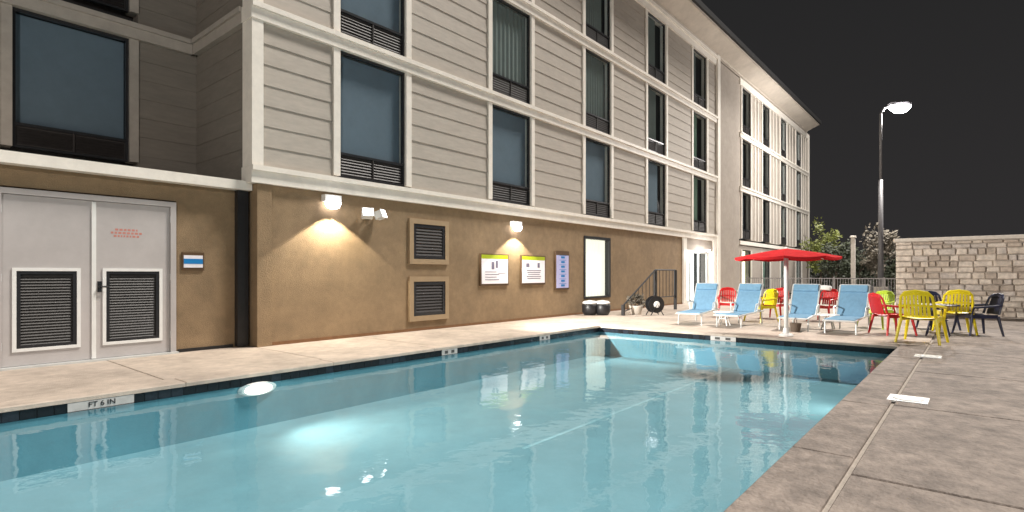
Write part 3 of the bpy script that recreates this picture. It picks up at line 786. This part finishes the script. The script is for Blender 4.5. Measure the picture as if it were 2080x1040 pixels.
# ------------------------------------------------------------------ stone enclosure wall
swl = thing('stone_wall','tall rubble stone wall with a pale cap at the right of the pool deck','wall',(19.2,-8.75,0))
SH, SL = 2.72, 6.8
MB().box(.05,.40,-SL,0,-.05,SH-.1).obj('core','mortar',swl)
MB().bev(-.06,.46,-SL,.07,SH-.1,SH+.02,.02).obj('cap','cap_stone',swl)
z = .02; rn = random.Random(5)
while z < SH-.16:
    hh = min(rn.uniform(.13,.23), SH-.12-z); y = -.0
    first = True
    while y > -SL+.2:
        w_ = rn.uniform(.20,.56); y1 = max(y-w_,-SL)
        g_ = .012; dx = rn.uniform(-.035,.02); j = lambda: rn.uniform(-.014,.014)
        a0,a1,c0,c1 = y1+g_,y-g_,z+g_,z+hh-g_
        if c1-c0 > .05:
            s_ = MB(); b = .02
            s_.v = [(.06,a1,c0),(.06,a0,c0),(.06,a0,c1),(.06,a1,c1),
                    (.01+dx,a1+j(),c0+j()),(.01+dx,a0+j(),c0+j()),(.01+dx,a0+j(),c1+j()),(.01+dx,a1+j(),c1+j()),
                    (-.02+dx,a1-b,c0+b),(-.02+dx,a0+b,c0+b),(-.02+dx,a0+b,c1-b),(-.02+dx,a1-b,c1-b)]
            s_.f = [(4,5,1,0),(5,6,2,1),(6,7,3,2),(7,4,0,3),(8,9,5,4),(9,10,6,5),(10,11,7,6),(11,8,4,7),(11,10,9,8)]
            s_.obj('stone','stone2' if first else 'stone%d' % rn.randrange(5),swl)
        first = False
        y = y1
    z += hh
# ------------------------------------------------------------------ street lamps
def street_lamp(x,y,h,rz,e,lb,aim=(0,0,-1)):
    o = thing('street_lamp',lb,'street lamp',(x,y,0),rz,'tall car park lamps')
    MB().tube([(0,0,0),(0,0,h*.62)],.13,12,r1=.09).obj('pole','pole',o,smooth=True)
    MB().tube([(0,0,h*.62),(0,0,h-.35),(.18,0,h-.08),(.55,0,h)],.055,10).obj('arm','pole',o,smooth=True)
    MB().lathe([(.001,0),(.28,0),(.28,.6),(.001,.6)],n=16).obj('footing','cap_stone',o)
    MB().box(.45,1.35,-.20,.20,h+.02,h+.16).obj('head','pole',o)
    l_ = MB().lathe([(.001,-.34),(.25,-.29),(.42,-.14),(.48,0),(.001,.001)],n=20); l_.v = [(a*1.1+.92,b_*.62,c+h+.018) for a,b_,c in l_.v]
    l_.obj('lens','street_glow',o,smooth=True)
    lamp('POINT','bulb',(.92,0,h-.45),e,size=.25,col=(1,.95,.9),parent=o)
    return o
p = at(1789,31.8)
sl_ = street_lamp(p.x,p.y,9.35,R(-50),4300,'tall lit street lamp on a grey pole beyond the pool fence'); sl_.scale = (1.19,)*3
street_lamp(-17,-21,8.5,R(60),6500,'added unseen fill lamp on a tall post behind the camera on the near side')  # added out of view to fill the recess and other dim faces
# ------------------------------------------------------------------ planting beyond the fence
def tree(px,Y,h,r_,m,lb,n=1500,seed=1,name='leafy_tree',size=.26,trunk=.10,low=.25,cat='tree',clusters=22):
    p = at(px,Y); o = thing(name,lb,cat,(p.x,p.y,0),0,'trees and shrubs beyond the pool fence')
    rnd = random.Random(seed); t_ = MB()
    t_.tube([(0,0,-.05),(rnd.uniform(-.1,.1),.05,h*.35),(rnd.uniform(-.15,.15),0,h*.75)],trunk,8,r1=trunk*.35)
    for k in range(7):
        a = rnd.uniform(0,6.28); z_ = h*rnd.uniform(.2,.6)
        t_.tube([(0,0,z_),(r_*.35*math.cos(a),r_*.35*math.sin(a),z_+h*.13),(r_*.75*math.cos(a),r_*.75*math.sin(a),z_+h*.2)],trunk*.4,6,r1=.01)
    t_.obj('trunk','bark',o)
    leaves(n,0,0,h*(1+low)/2,r_,r_,h*(1-low)/2,size,clusters,seed).obj('crown',m,o)
    return o
tree(1668,44,5.9,1.5,'leaf_lit','lit green and yellow tree right behind the end of the hotel',1800,2)
tree(1700,40,3.9,1.6,'leaf_dark','dark low tree just right of the lit green tree',1300,4)
tree(1748,43,3.6,1.7,'leaf_dark','dark bush between the pale post and the street lamp',1300,5,'bush',cat='bush',low=.0)
tree(1786,36,4.9,1.1,'leaf_dry','greyish dry tree at the foot of the street lamp',1100,6)
tree(1815,39,3.9,1.3,'leaf_dark','dark bush half hidden by the stone wall',1200,8,'bush',cat='bush',low=.0)
tree(1722,52,3.5,2.2,'leaf_dark','dark wide bush behind the pale post',1300,9,'bush',cat='bush',low=.0)
p = at(1733,34); gp = thing('gate_post','pale square post standing beyond the fence','post',(p.x,p.y,0))
MB().box(-.11,.11,-.11,.11,0,3.7).obj('shaft','cap_stone',gp); MB().bev(-.15,.15,-.15,.15,3.7,3.82,.04).obj('cap','cap_stone',gp)
hg = MB()
for i in range(9): 
    pp = at(1640+34*i,58)
    hg.v += []
    b = leaves(500,pp.x,pp.y,1.1,1.6,1.6,1.3+.3*math.sin(i*2.1),.35,10,30+i)
    k = len(hg.v); hg.v += b.v; hg.f += [tuple(q+k for q in f) for f in b.f]
stuff(tag(hg.obj('hedgerow','leaf_dark'),'dark mass of undergrowth far behind the fence','undergrowth'))
